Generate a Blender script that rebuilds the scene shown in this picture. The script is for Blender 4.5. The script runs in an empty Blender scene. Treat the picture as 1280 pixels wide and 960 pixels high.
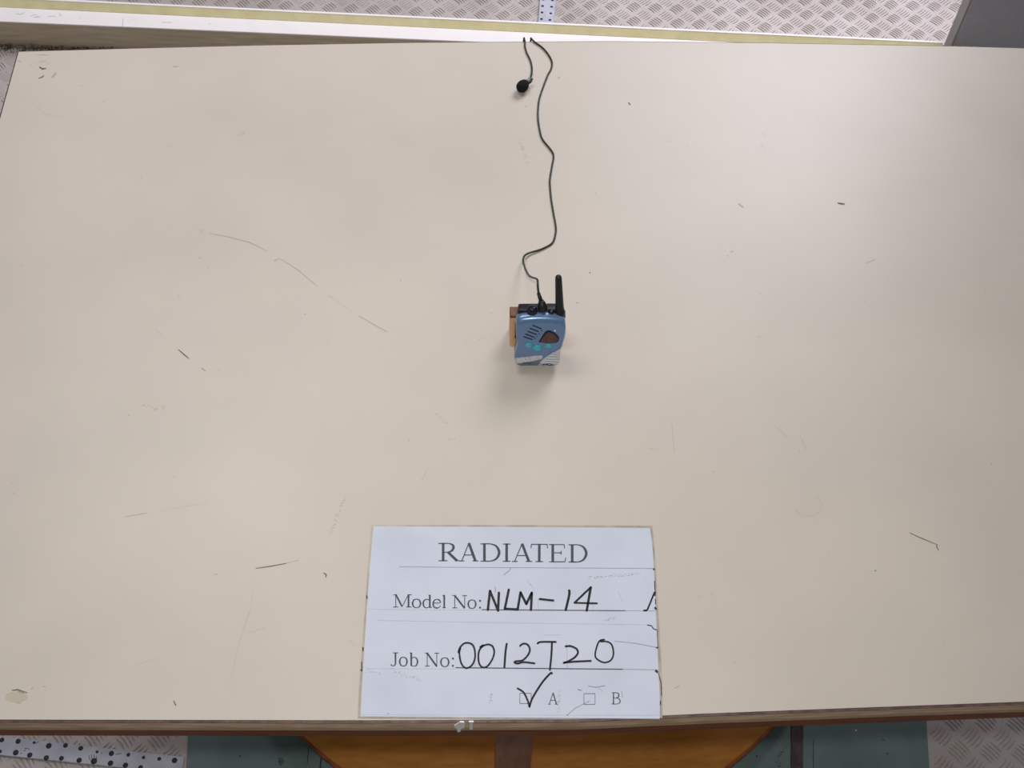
import bpy, bmesh, math, random
from mathutils import Vector, Matrix

random.seed(7)
S = bpy.context.scene
COL = S.collection

# ------------------------------------------------------------------ camera
W, H = 1280, 960
FPX = 1500.0
PITCH, YAW, ROLL = 1.0123, -0.0474, 0.0298
CAM = Vector((0, 0, 1.984))


def basis():
    cp, sp = math.cos(PITCH), math.sin(PITCH)
    Rz = Matrix.Rotation(YAW, 3, 'Z')
    f = Rz @ Vector((0, cp, -sp)); u = Rz @ Vector((0, sp, cp)); r = Rz @ Vector((1, 0, 0))
    c, s = math.cos(ROLL), math.sin(ROLL)
    return r * c + u * s, -r * s + u * c, f


RT, UP, FW = basis()
cd = bpy.data.cameras.new('camera')
cam = bpy.data.objects.new('camera', cd)
COL.objects.link(cam)
cam.matrix_world = Matrix(((RT.x, UP.x, -FW.x, CAM.x), (RT.y, UP.y, -FW.y, CAM.y), (RT.z, UP.z, -FW.z, CAM.z), (0, 0, 0, 1)))
cd.sensor_width = 36
cd.lens = 36 * FPX / W
cd.clip_start = 0.02
S.camera = cam

# ------------------------------------------------------------------ light
wd = bpy.data.worlds.new('world'); S.world = wd; wd.use_nodes = True
wd.node_tree.nodes['Background'].inputs[0].default_value = (0.93, 0.96, 1.0, 1)



def area(name, loc, aim, sx, sy, power, col):
    l = bpy.data.lights.new(name, 'AREA'); l.shape = 'RECTANGLE'; l.size = sx; l.size_y = sy
    l.energy = power; l.color = col
    o = bpy.data.objects.new(name, l); COL.objects.link(o); o.location = loc
    o.rotation_euler = (Vector(aim) - Vector(loc)).to_track_quat('-Z', 'Y').to_euler()
    return o


DAY, FLASH, FILL, WORLD = 108, 29, 20, 0.14
area('daylight_opening', (1.6, 3.3, 3.15), (0.1, 1.15, 0.8), 1.9, 1.4, DAY, (0.97, 0.95, 1.03))
area('overhead_fill', (-0.75, 1.95, 3.3), (-0.6, 1.5, 0.0), 1.2, 0.6, FILL, (1.0, 0.97, 0.95))  # added unseen fill light, brightens the table and the upright faces
fl = bpy.data.lights.new('camera_flash', 'SPOT'); fl.energy = FLASH; fl.color = (1.0, 0.96, 0.90)
fl.spot_size = math.radians(92); fl.spot_blend = 1.0; fl.shadow_soft_size = 0.02
flo = bpy.data.objects.new('camera_flash', fl); COL.objects.link(flo); flo.location = (0.0, 0.03, 2.04)
flo.rotation_euler = (Vector((0.03, 0.70, 0.8)) - flo.location).to_track_quat('-Z', 'Y').to_euler()

wd.node_tree.nodes['Background'].inputs[1].default_value = WORLD
S.view_settings.view_transform = 'Standard'
S.view_settings.look = 'None'
S.view_settings.exposure = 0.0
S.view_settings.gamma = 1.0
S.view_settings.use_curve_mapping = False


# ------------------------------------------------------------------ helpers
def P(px, py, z=0.8):
    """point of the horizontal plane z seen at pixel px,py"""
    d = RT * ((px - 640) / FPX) - UP * ((py - 480) / FPX) + FW
    return CAM + d * ((z - CAM.z) / d.z)


def PY(px, py, y):
    d = RT * ((px - 640) / FPX) - UP * ((py - 480) / FPX) + FW
    return CAM + d * ((y - CAM.y) / d.y)


def s2l(c):
    return tuple(((v / 255) / 12.92 if v / 255 <= 0.04045 else ((v / 255 + 0.055) / 1.055) ** 2.4) for v in c)


def mat(name, rgb, rough=0.5, metal=0.0, var=0.0, vscale=20.0, rgb2=None, bump=0.0, bscale=60.0,
        stretch=(1, 1, 1), alpha=1.0, ior=1.45, ramp=(0.35, 0.65), coat=0.0, spec=None):
    m = bpy.data.materials.new(name); m.use_nodes = True
    nt = m.node_tree; b = nt.nodes['Principled BSDF']
    c = s2l(rgb)
    b.inputs['Base Color'].default_value = (*c, 1)
    b.inputs['Roughness'].default_value = rough
    b.inputs['Metallic'].default_value = metal
    b.inputs['IOR'].default_value = ior
    b.inputs['Alpha'].default_value = alpha
    b.inputs['Coat Weight'].default_value = coat
    if spec is not None: b.inputs['Specular IOR Level'].default_value = spec
    tc = nt.nodes.new('ShaderNodeTexCoord'); mp = nt.nodes.new('ShaderNodeMapping')
    mp.inputs['Scale'].default_value = stretch
    nt.links.new(tc.outputs['Object'], mp.inputs[0])
    if rgb2 is not None or var:
        n = nt.nodes.new('ShaderNodeTexNoise'); n.inputs['Scale'].default_value = vscale
        n.inputs['Detail'].default_value = 6
        nt.links.new(mp.outputs[0], n.inputs['Vector'])
        r = nt.nodes.new('ShaderNodeValToRGB')
        if rgb2 is None: rgb2 = tuple(max(0, v * (1 - var)) for v in rgb)
        r.color_ramp.elements[0].position = ramp[0]; r.color_ramp.elements[1].position = ramp[1]
        r.color_ramp.elements[0].color = (*s2l(rgb2), 1); r.color_ramp.elements[1].color = (*c, 1)
        nt.links.new(n.outputs['Fac'], r.inputs[0]); nt.links.new(r.outputs[0], b.inputs['Base Color'])
    if bump:
        n2 = nt.nodes.new('ShaderNodeTexNoise'); n2.inputs['Scale'].default_value = bscale
        n2.inputs['Detail'].default_value = 3
        nt.links.new(mp.outputs[0], n2.inputs['Vector'])
        bp = nt.nodes.new('ShaderNodeBump'); bp.inputs['Strength'].default_value = bump; bp.inputs['Distance'].default_value = 0.002
        nt.links.new(n2.outputs['Fac'], bp.inputs['Height']); nt.links.new(bp.outputs[0], b.inputs['Normal'])
    return m


def link(name, me, m=None, parent=None, smooth=False):
    o = bpy.data.objects.new(name, me); COL.objects.link(o)
    if m is not None:
        for mm in (m if isinstance(m, (list, tuple)) else [m]): me.materials.append(mm)
    if parent is not None:
        o.parent = parent
    if smooth:
        for p in me.polygons: p.use_smooth = True
    return o


def mesh(name, verts, faces, m=None, parent=None, smooth=False):
    me = bpy.data.meshes.new(name); me.from_pydata([tuple(v) for v in verts], [], faces); me.update()
    return link(name, me, m, parent, smooth)


def tag(o, label=None, cat=None, group=None, kind=None):
    if label: o['label'] = label
    if cat: o['category'] = cat
    if group: o['group'] = group
    if kind: o['kind'] = kind
    return o


def empty(name, loc, label, cat):
    o = bpy.data.objects.new(name, None); COL.objects.link(o); o.location = loc; o.empty_display_size = 0.05
    return tag(o, label, cat)


def from_bm(name, bm, m, parent=None, smooth=False):
    bmesh.ops.recalc_face_normals(bm, faces=bm.faces)
    me = bpy.data.meshes.new(name); bm.to_mesh(me); bm.free()
    return link(name, me, m, parent, smooth)


def bm_prism(bm, pts, lo, hi, axis='z'):
    """extrude polygon pts (a,b) between lo and hi along axis"""
    def mk(a, b, c):
        return {'z': (a, b, c), 'y': (a, c, b), 'x': (c, a, b)}[axis]
    v0 = [bm.verts.new(mk(a, b, lo)) for a, b in pts]; v1 = [bm.verts.new(mk(a, b, hi)) for a, b in pts]
    bm.faces.new(v0); bm.faces.new(v1[::-1])
    n = len(pts)
    for i in range(n): bm.faces.new((v0[i], v1[i], v1[(i + 1) % n], v0[(i + 1) % n]))
    return v0 + v1


def bm_box(bm, x0, x1, y0, y1, z0, z1):
    return bm_prism(bm, [(x0, y0), (x1, y0), (x1, y1), (x0, y1)], z0, z1)


def bevel(bm, w, seg=2, edges=None):
    bmesh.ops.recalc_face_normals(bm, faces=bm.faces)
    bmesh.ops.bevel(bm, geom=edges or [e for e in bm.edges], offset=w, segments=seg, profile=0.5, affect='EDGES', clamp_overlap=True)


def prism(name, pts, lo, hi, m, parent=None, axis='z', bev=0, seg=2, smooth=False):
    bm = bmesh.new(); bm_prism(bm, pts, lo, hi, axis)
    if bev: bevel(bm, bev, seg)
    return from_bm(name, bm, m, parent, smooth)


def catmull(pts, n=6, closed=False):
    out = []; L = len(pts)
    pts = [Vector(p) for p in pts]
    rng = range(L if closed else L - 1)
    for i in rng:
        g = lambda k: pts[k % L] if closed else pts[min(max(k, 0), L - 1)]
        p0, p1, p2, p3 = g(i - 1), g(i), g(i + 1), g(i + 2)
        for j in range(n):
            t = j / n
            out.append(0.5 * ((2 * p1) + (p2 - p0) * t + (2 * p0 - 5 * p1 + 4 * p2 - p3) * t * t + (3 * p1 - p0 - 3 * p2 + p3) * t ** 3))
    if not closed: out.append(pts[-1])
    return out


def tube_data(path, rad, nseg=10):
    vs, fs = [], []
    n = len(path); up = Vector((0.13, 0.2, 1)).normalized(); prev = None
    for i, p in enumerate(path):
        t = (path[min(i + 1, n - 1)] - path[max(i - 1, 0)]).normalized()
        if prev is None:
            a = t.cross(up if abs(t.dot(up)) < .95 else Vector((1, 0, 0))).normalized()
        else:
            a = (prev - t * prev.dot(t)).normalized()
        prev = a; b = t.cross(a); r = rad[i] if isinstance(rad, (list, tuple)) else rad
        for k in range(nseg):
            an = 2 * math.pi * k / nseg
            vs.append(p + a * (math.cos(an) * r) + b * (math.sin(an) * r))
    for i in range(n - 1):
        for k in range(nseg):
            k2 = (k + 1) % nseg
            fs.append((i * nseg + k, i * nseg + k2, (i + 1) * nseg + k2, (i + 1) * nseg + k))
    fs.append(tuple(range(nseg))[::-1]); fs.append(tuple(range((n - 1) * nseg, n * nseg)))
    return vs, fs


def tube(name, path, rad, m, parent=None, nseg=10):
    vs, fs = tube_data([Vector(p) for p in path], rad, nseg)
    return mesh(name, vs, fs, m, parent, True)


def lathe(name, prof, m, parent=None, n=24, smooth=True):
    """prof: (r, z)"""
    vs, fs = [], []
    for r, z in prof:
        for k in range(n):
            a = 2 * math.pi * k / n; vs.append((r * math.cos(a), r * math.sin(a), z))
    for i in range(len(prof) - 1):
        for k in range(n):
            k2 = (k + 1) % n; fs.append((i * n + k, i * n + k2, (i + 1) * n + k2, (i + 1) * n + k))
    fs.append(tuple(range(n))[::-1]); fs.append(tuple(range((len(prof) - 1) * n, len(prof) * n)))
    return mesh(name, vs, fs, m, parent, smooth)


# flat marks drawn as thin ribbons on a horizontal surface (points in photo pixels, turned into table points)
class Ink:
    def __init__(s, z): s.z = z; s.v = []; s.f = []; s.mi = []

    def ribbon(s, pts, w, mi=0, smooth=0, taper=False):
        if smooth: pts = [(p.x, p.y) for p in catmull([(a, b, 0) for a, b in pts], smooth)]
        n = len(pts); base = len(s.v)
        for i, (x, y) in enumerate(pts):
            a = pts[max(i - 1, 0)]; b = pts[min(i + 1, n - 1)]
            dx, dy = b[0] - a[0], b[1] - a[1]; L = math.hypot(dx, dy) or 1
            ww = (w[i] if isinstance(w, (list, tuple)) else w) / 2
            if taper: ww *= 0.25 + 0.75 * math.sin(math.pi * (i + .5) / n)
            nx, ny = -dy / L * ww, dx / L * ww
            s.v += [P(x + nx, y + ny, s.z), P(x - nx, y - ny, s.z)]
        for i in range(n - 1):
            k = base + 2 * i; s.f.append((k, k + 1, k + 3, k + 2)); s.mi.append(mi)

    def round_ribbon(s, pts, w, mi=0, smooth=4):
        s.ribbon(pts, w, mi, smooth); s.disc(*pts[0], w / 2, w / 2, mi); s.disc(*pts[-1], w / 2, w / 2, mi)

    def poly(s, pts, mi=0):
        b = len(s.v); s.v += [P(x, y, s.z) for x, y in pts]; s.f.append(tuple(range(b, b + len(pts)))); s.mi.append(mi)

    def disc(s, x, y, rx, ry, mi=0, n=10, rag=0):
        s.poly([(x + rx * math.cos(2 * math.pi * k / n) * (1 + rag * random.uniform(-1, 1)),
                 y + ry * math.sin(2 * math.pi * k / n) * (1 + rag * random.uniform(-1, 1))) for k in range(n)], mi)

    def smudge(s, pts, w, mi=0):
        for i in range(len(pts) - 1):
            (x0, y0), (x1, y1) = pts[i], pts[i + 1]; L = math.hypot(x1 - x0, y1 - y0)
            for q in range(max(4, int(L * 1.2))):
                t = random.random(); x = x0 + (x1 - x0) * t + random.gauss(0, w * .3); y = y0 + (y1 - y0) * t + random.gauss(0, w * .3)
                a = random.uniform(.2, .5) * min(w, 3) * .6
                s.disc(x, y, a * random.uniform(.8, 2), a * .8, mi, 7, .35)

    def build(s, name, mats, parent=None):
        o = mesh(name, s.v, s.f, mats, parent)
        for p, i in zip(o.data.polygons, s.mi): p.material_index = i
        return o


# ------------------------------------------------------------------ materials
M = {}
M['laminate'] = mat('laminate', (207, 198, 186), 0.38, var=0.03, vscale=5, bump=0.03, bscale=160)
M['edge_line'] = mat('edge_line', (126, 96, 98), 0.5, var=0.3, vscale=90)
M['edge_wood'] = mat('edge_wood', (206, 180, 148), 0.6, vscale=26, rgb2=(176, 148, 116), stretch=(1, 6, 9), bump=.3, bscale=80)
M['apron_wood'] = mat('apron_wood', (134, 72, 30), 0.5, vscale=18, rgb2=(112, 56, 22), stretch=(1, 6, 6))
M['chip'] = mat('chip_white', (250, 250, 248), 0.8)
M['disc_wood'] = mat('disc_wood', (190, 128, 48), 0.45, vscale=9, rgb2=(172, 108, 38), stretch=(3, 12, 3), ramp=(.3, .7))
M['disc_edge'] = mat('disc_edge', (165, 92, 38), 0.45, vscale=30, rgb2=(110, 58, 28))
M['dark'] = mat('dark_underside', (30, 26, 26), 0.8)
M['leg'] = mat('leg_wood', (176, 124, 100), 0.5, vscale=14, rgb2=(156, 104, 82), stretch=(8, 8, 1.2))
M['paper'] = mat('paper', (206, 212, 226), 0.45, vscale=16, rgb2=(198, 204, 219), ramp=(.3, .6), coat=0.1)
M['sleeve'] = mat('plastic_sleeve', (190, 182, 168), 0.25, vscale=60, rgb2=(168, 160, 146))
M['print'] = mat('print_ink', (66, 72, 80), 0.6)
M['marker'] = mat('marker_ink', (22, 22, 28), 0.4)
M['grime'] = mat('grime_line', (110, 114, 124), 0.6, alpha=0.40)
M['grime2'] = mat('grime_soft', (140, 142, 150), 0.7, alpha=0.16)
M['scr_dark'] = mat('scratch_dark', (84, 74, 64), 0.7, alpha=0.62)
M['scr_mid'] = mat('scratch_mid', (120, 104, 90), 0.7, alpha=0.24)
M['scr_faint'] = mat('scratch_faint', (140, 124, 106), 0.7, alpha=0.09)
M['scr_tan'] = mat('scratch_tan', (196, 170, 120), 0.6, alpha=0.14)
M['tread'] = mat('tread_plate', (206, 198, 196), 0.5, metal=0.25, vscale=7, rgb2=(190, 181, 178), bump=.15, bscale=220)
M['tread_bar'] = mat('tread_bar_metal', (214, 206, 203), 0.36, metal=0.3, vscale=7, rgb2=(200, 190, 184))
M['teal'] = mat('teal_paint', (116, 136, 134), 0.55, vscale=14, rgb2=(102, 124, 122), bump=.15, bscale=120)
M['rubber'] = mat('brown_rubber', (92, 76, 76), 0.6, vscale=60, rgb2=(66, 52, 52))
M['alu'] = mat('aluminium_strip', (206, 208, 222), 0.5, metal=0.1, vscale=40, rgb2=(190, 192, 206))
M['hole'] = mat('hole_dark', (52, 50, 56), 0.5, metal=.3)
M['rail_white'] = mat('rail_white', (255, 250, 250), 0.5, vscale=22, rgb2=(250, 243, 243), ramp=(.2, .5))
M['rail_cream'] = mat('rail_cream', (240, 230, 182), 0.6, vscale=30, rgb2=(230, 219, 168))
M['rail_face'] = mat('rail_face', (212, 198, 172), 0.7, vscale=9, rgb2=(190, 176, 152), stretch=(1, 8, 14))
M['dirt'] = mat('dirt', (124, 108, 84), 0.95, vscale=80, rgb2=(74, 64, 48))
M['panel'] = mat('grey_panel', (206, 205, 212), 0.5, vscale=60, rgb2=(200, 199, 206), bump=.1)
M['panel_edge'] = mat('panel_edge', (176, 176, 172), 0.5)
M['blue'] = mat('radio_blue', (112, 142, 182), 0.3, metal=0.35, var=.05, vscale=400, coat=.3)
M['blue2'] = mat('radio_slate', (104, 124, 142), 0.35, metal=.3)
M['black'] = mat('black_plastic', (30, 30, 36), 0.42, var=.2, vscale=300, bump=.1, bscale=900)
M['knob'] = mat('knob_plastic', (22, 24, 40), 0.25)
M['slot'] = mat('speaker_slot', (22, 34, 62), 0.5)
M['bezel'] = mat('bezel', (16, 18, 28), 0.15)
M['lcd'] = mat('lcd', (100, 66, 60), 0.15, vscale=90, rgb2=(74, 54, 54))
M['btn'] = mat('teal_button', (84, 188, 196), 0.3, vscale=300, rgb2=(66, 168, 184))
M['silver'] = mat('silver_plastic', (204, 207, 210), 0.35, metal=.3)
M['speckle'] = mat('speckled_band', (220, 218, 220), 0.5, vscale=900, rgb2=(160, 162, 170), ramp=(.4, .55))
M['slatm'] = mat('slat_light', (225, 230, 234), 0.3, metal=.2)
M['slatd'] = mat('slat_groove', (112, 120, 130), 0.5)
M['logo'] = mat('logo_ink', (34, 40, 84), 0.4)
M['led'] = mat('led_white', (235, 245, 255), 0.2)
M['cord'] = mat('cord', (34, 42, 36), 0.45)
M['foam'] = mat('foam', (14, 16, 17), 0.95, bump=.6, bscale=1500)
M['grey_ring'] = mat('clip_grey', (120, 140, 136), 0.4)
M['pale_wood'] = mat('pale_wood', (222, 180, 144), 0.6, vscale=60, rgb2=(204, 160, 122), stretch=(4, 1, 1))
M['brown_wood'] = mat('brown_wood', (128, 92, 66), 0.6, vscale=120, rgb2=(98, 68, 50))

# ------------------------------------------------------------------ floor (turned about 4 degrees against the table)
FA = -0.07
fc, fs_ = math.cos(FA), math.sin(FA)


def FL(x, y):  # floor frame -> world
    return (x * fc - y * fs_, x * fs_ + y * fc)


def iFL(x, y):
    return (x * fc + y * fs_, -x * fs_ + y * fc)


floor = mesh('floor', [(*FL(-4, -2), 0), (*FL(4, -2), 0), (*FL(4, 5), 0), (*FL(-4, 5), 0)], [(0, 1, 2, 3)], M['tread'])
tag(floor, 'grey five bar tread plate metal floor', kind='structure')

# teal sheet area, in world xy
TX0, TX1, TY1 = P(236, 945, 0).x, P(1161, 935, 0).x, 1.45


def tread_bars():
    vs, fs = [], []
    ax, ay = iFL(*P(1198, 939, 0)[:2])
    pitch = 0.0525
    stations = [(-0.5, 0), (-0.28, .8), (0, 1), (0.28, .8), (0.5, 0)]
    Ln, Wd, Ht, sag = 0.035, 0.0030, 0.0024, 0.0026
    cx0, cy0 = iFL(0.1, 1.5)
    for i in range(-52, 22):
        for j in range(-8, 52):
            for h in (0, 1):
                gx = ax + (i + .5 * h) * pitch; gy = ay + (j + .5 * h) * pitch * 0.96
                wx, wy = FL(gx, gy)
                if not (-1.7 < wx < 1.6 and 0.15 < wy < 2.75): continue
                if TX0 - .012 < wx < TX1 + .012 and wy < TY1: continue
                ang = math.radians(-45 if h == 0 else 45) + FA
                ca, sa = math.cos(ang), math.sin(ang)
                for k in range(-2, 3):
                    off = k * 0.0066; ln = Ln * (1 - 0.10 * abs(k))
                    base = len(vs)
                    for t, ww in stations:
                        lx = t * ln; ly = off + sag * (4 * t * t - 1) * (1 if h else -1) * .7
                        if ww == 0:
                            vs.append((wx + lx * ca - ly * sa, wy + lx * sa + ly * ca, 0.0001))
                        else:
                            for q, zz in ((-Wd / 2 * ww, 0.0), (0, Ht), (Wd / 2 * ww, 0.0)):
                                l2 = ly + q
                                vs.append((wx + lx * ca - l2 * sa, wy + lx * sa + l2 * ca, zz + .0001))
                    b = base
                    fs.extend([(b, b + 1, b + 2), (b, b + 2, b + 3)])
                    for r in (1, 4):
                        fs.extend([(b + r, b + r + 3, b + r + 4, b + r + 1), (b + r + 1, b + r + 4, b + r + 5, b + r + 2)])
                    fs.extend([(b + 7, b + 10, b + 8), (b + 8, b + 10, b + 9)])
    return vs, fs


vs, fs = tread_bars()
tb = mesh('tread_bars', vs, fs, M['tread_bar'], floor)
tag(tb, 'raised bars of the tread plate', kind='stuff')

# teal floor sheets
def edge_line(ax_, ay_, bx_, by_, off=0.0):
    """edge of a sheet through two floor points, carried on to y = 0.10 and y = TY1"""
    p, q = P(ax_, ay_, 0), P(bx_, by_, 0)
    g_ = lambda y: (p.x + (q.x - p.x) * (y - p.y) / (q.y - p.y) + off, y)
    return g_(0.10), g_(TY1)


def sheet_obj(name, l0, l1, m, z=0.003, label=None, cat=None):
    bm = bmesh.new(); bm_prism(bm, [l0[0], l1[0], l1[1], l0[1]], 0.0002, z); bevel(bm, 0.0006, 1)
    o = from_bm(name, bm, m); return tag(o, label, cat)


E0, E1 = edge_line(236, 918, 233.5, 958), edge_line(988.5, 918, 988, 958)
E2, E3 = edge_line(1002.5, 918, 1002.5, 958), edge_line(1158.5, 918, 1161, 958)
gp = lambda e, d: ((e[0][0] + d, e[0][1]), (e[1][0] + d, e[1][1]))
sheet_obj('floor_sheet', E0, gp(E1, -.0008), M['teal'], label='wide teal painted floor sheet beneath the round wooden base', cat='floor sheet')
sheet_obj('floor_sheet', gp(E2, .0008), E3, M['teal'], label='narrow teal painted floor sheet right of the dark brown seam strip', cat='floor sheet')
sheet_obj('seam_strip', E1, E2, M['rubber'], z=0.0045, label='dark brown strip covering the seam between the two teal floor sheets', cat='seam strip')
mk = Ink(0.0036)
mk.ribbon([(1017, 925), (1016.5, 945), (1017, 962)], 1.0, 0)
mk.ribbon([(386, 932), (384, 955)], 1.4, 0, taper=True)
mk.ribbon([(402, 944), (400, 962)], 2.0, 0)
mk.smudge([(984, 930), (976, 942), (971, 951), (976, 962)], 4, 1)
for x, y in ((1070, 913), (1104, 925), (946, 945), (1109, 942), (350, 952), (300, 945)): mk.disc(x, y, 1.1, 1, 0 if x < 1060 or x > 1080 else 2)
mk.disc(351, 951, 4, 5, 1, rag=.3)
sm = mk.build('floor_stains', [mat('stain_dark', (46, 48, 50), .7, alpha=.6), mat('stain_soft', (66, 58, 60), .7, alpha=.3), M['chip']])
tag(sm, 'scratches and stains on the teal floor sheets', 'stain', kind='stuff')


# perforated aluminium strips
def perforated(name, quad, holes, label, z=0.004):
    bm = bmesh.new()
    pts = [(p.x, p.y) for p in quad]
    c = (sum(p[0] for p in pts) / 4, sum(p[1] for p in pts) / 4)
    root = empty(name, (c[0], c[1], 0.0), label, 'metal strip'); root['group'] = 'perforated metal strips on the floor'
    bm_prism(bm, [(a - c[0], b - c[1]) for a, b in pts], 0.0018, 0.0018 + z); bevel(bm, 0.0005, 1)
    from_bm('strip_plate', bm, M['alu'], root)
    me = None
    for (hx, hy, r) in holes:  # dark domed caps painted on in place of open holes
        if me is None:
            bm = bmesh.new(); n = 10
            ring = [[bm.verts.new((q * math.cos(2 * math.pi * k / n), q * math.sin(2 * math.pi * k / n), zz)) for k in range(n)]
                    for q, zz in ((1, 0), (.8, .0006), (.35, .0008))]
            for a in range(2):
                for k in range(n): bm.faces.new((ring[a][k], ring[a][(k + 1) % n], ring[a + 1][(k + 1) % n], ring[a + 1][k]))
            bm.faces.new(ring[2]); me = bpy.data.meshes.new('hole_cap'); bm.to_mesh(me); bm.free(); me.materials.append(M['hole'])
        o = bpy.data.objects.new('hole_cap', me); COL.objects.link(o); o.parent = root
        o.location = (hx - c[0], hy - c[1], 0.0018 + z); o.scale = (r, r, 1)
    return root


zt = 0.0058
a1 = P(-60, 913.3, zt); a2 = P(230.5, 946, zt); a3 = P(226.5, 967, zt); a4 = P(-60, 937.5, zt)
hl = []
for x, y, r in [(12, 172, 1), (112, 180, 1.1), (210, 188, .6), (300, 208, 1.2), (403, 205, 1), (497, 223, 1), (597, 245, .6), (685, 255, 1.1), (790, 263, .8), (883, 280, .7), (980, 288, .8), (1074, 298, 1.15),
                (0, 243, .8), (97, 250, 1.2), (183, 265, 1.1), (285, 282, 1.1), (378, 285, 1), (487, 297, 1.1), (578, 303, 1.3), (680, 315, 1.15), (772, 328, 1.1), (865, 342, 1)]:
    p = P(x / 4.923, 890 + y / 4.923, zt); hl.append((p.x, p.y, 0.0040 * r))
ns = perforated('perforated_strip', [a1, a2, a3, a4], hl, 'white metal strip with two rows of dark holes on the floor at bottom left')
mk = Ink(zt + 0.0002)
for pts in ([(210, 180), (222, 192)], [(225, 190), (238, 180)], [(150, 225), (170, 222), (182, 232)], [(145, 240), (160, 236)], [(710, 262), (745, 254)], [(548, 268), (553, 295)], [(562, 262), (566, 290)], [(578, 262), (580, 288)], [(592, 270), (594, 290)], [(125, 258), (135, 250)], [(620, 250), (628, 254)], [(655, 240), (658, 246)]):
    mk.ribbon([(x / 4.923, 890 + y / 4.923) for x, y in pts], 0.9, 0)
g = mk.build('pen_marks', [M['scr_dark']]); g.parent = ns; g.matrix_parent_inverse = Matrix.Translation(-Vector(ns.location))
g['kind'] = 'stuff'

b1, b2, b3, b4 = P(672.4, 28.8, zt), P(692, 30, zt), P(694.6, 0, zt), P(674.8, 0, zt)
ext = 5.0
b3x = b2 + (b3 - b2) * ext; b4x = b1 + (b4 - b1) * ext
hl = []
for k in range(16):
    for x0, y0, x1, y1 in ((748, 152, 757, 48), (815, 160, 829, 54)):
        t = k / 2
        p = P(560 + x0 / 6.4, y0 / 6.4, zt); q = P(560 + x1 / 6.4, y1 / 6.4, zt); pp = p + (q - p) * t; hl.append((pp.x, pp.y, .0036))
perforated('perforated_strip', [b1, b2, b3x, b4x], hl, 'white metal strip with two rows of dark holes, floor beyond the rail, above the earphone')
c1, c2 = P(81.5, 4.3, zt), P(99.5, 5.5, zt)
dv = (b4 - b1).normalized() * .9
hl = []
for k in range(20):
    for s in (.25, .75):
        p = c1 + (c2 - c1) * s + dv * (0.014 + k * .04) / .9; hl.append((p.x, p.y, .0034))
perforated('perforated_strip', [c1, c2, c2 + dv, c1 + dv], hl, 'white metal strip barely showing at the top edge near the left corner')

# ------------------------------------------------------------------ long rail on the floor behind the table
HR = 0.075


def line_at(p, q, x):
    return p.y + (q.y - p.y) * (x - p.x) / (q.x - p.x)


s0, s1 = P(0, 8.8, HR), P(760, 45.2, HR)
f0, f1 = P(0, 26.6, HR), P(320, 40.3, HR)
xl, xr = -2.4, 1.06
seam = lambda x: line_at(s0, s1, x)
front = lambda x: line_at(f0, f1, x)
basey = lambda x: front(x) - 0.004
rail = empty('floor_rail', (0, seam(0), 0), 'long white topped rail with a raised cream back edge running behind the table', 'rail')
ro = Vector((0, seam(0), 0))


def rail_part(name, sections, m, bev=0.0015):
    """sections: list of functions x -> list of (y,z)"""
    bm = bmesh.new(); rings = []
    for x in (xl, xr):
        rings.append([bm.verts.new((x - ro.x, y - ro.y, z)) for y, z in sections(x)])
    n = len(rings[0])
    for k in range(n): bm.faces.new((rings[0][k], rings[0][(k + 1) % n], rings[1][(k + 1) % n], rings[1][k]))
    bm.faces.new(rings[0][::-1]); bm.faces.new(rings[1])
    if bev: bevel(bm, bev, 2)
    return from_bm(name, bm, m, rail)


rail_part('rail_body', lambda x: [(front(x) + .002, .0), (seam(x) + .012, .0), (seam(x) + .012, HR - .0035), (front(x) + .002, HR - .0035)], M['rail_face'])
rail_part('top_board', lambda x: [(front(x), HR - .0035), (seam(x), HR - .0035), (seam(x), HR), (front(x), HR)], M['rail_white'], .0008)
LIP = 0.0135
rail_part('back_lip', lambda x: [(seam(x) + .0002, HR - .0036), (seam(x) + .0195, HR - .0036), (seam(x) + .0195, HR + LIP), (seam(x) + .0135, HR + LIP), (seam(x) + .0002, HR + .001)], M['rail_cream'], 0)
rail_part('lip_lit_line', lambda x: [(seam(x) + .0137, HR + LIP + .0001), (seam(x) + .0195, HR + LIP + .0001), (seam(x) + .0195, HR + LIP + .0012), (seam(x) + .0137, HR + LIP + .0012)], M['rail_white'], 0)  # lit top of the lip, painted on as a thin white strip
mk = Ink(HR + .0003)
for pts in ([(20, 17), (26, 18), (31, 15)], [(38, 20), (44, 18), (48, 20), (42, 22)], [(45, 22), (50, 21)], [(60, 21), (66, 20), (70, 21)], [(74, 17), (77, 20)], [(154, 23), (153, 33)], [(100, 22.5), (101, 23)], [(202, 28), (215, 28)], [(261, 29), (263, 30)], [(161, 27), (162, 27)]):
    mk.ribbon(pts, .9, 0)
g = mk.build('rail_scuffs', [M['scr_mid']], rail); g.matrix_parent_inverse = Matrix.Translation(-ro); g['kind'] = 'stuff'

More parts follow.
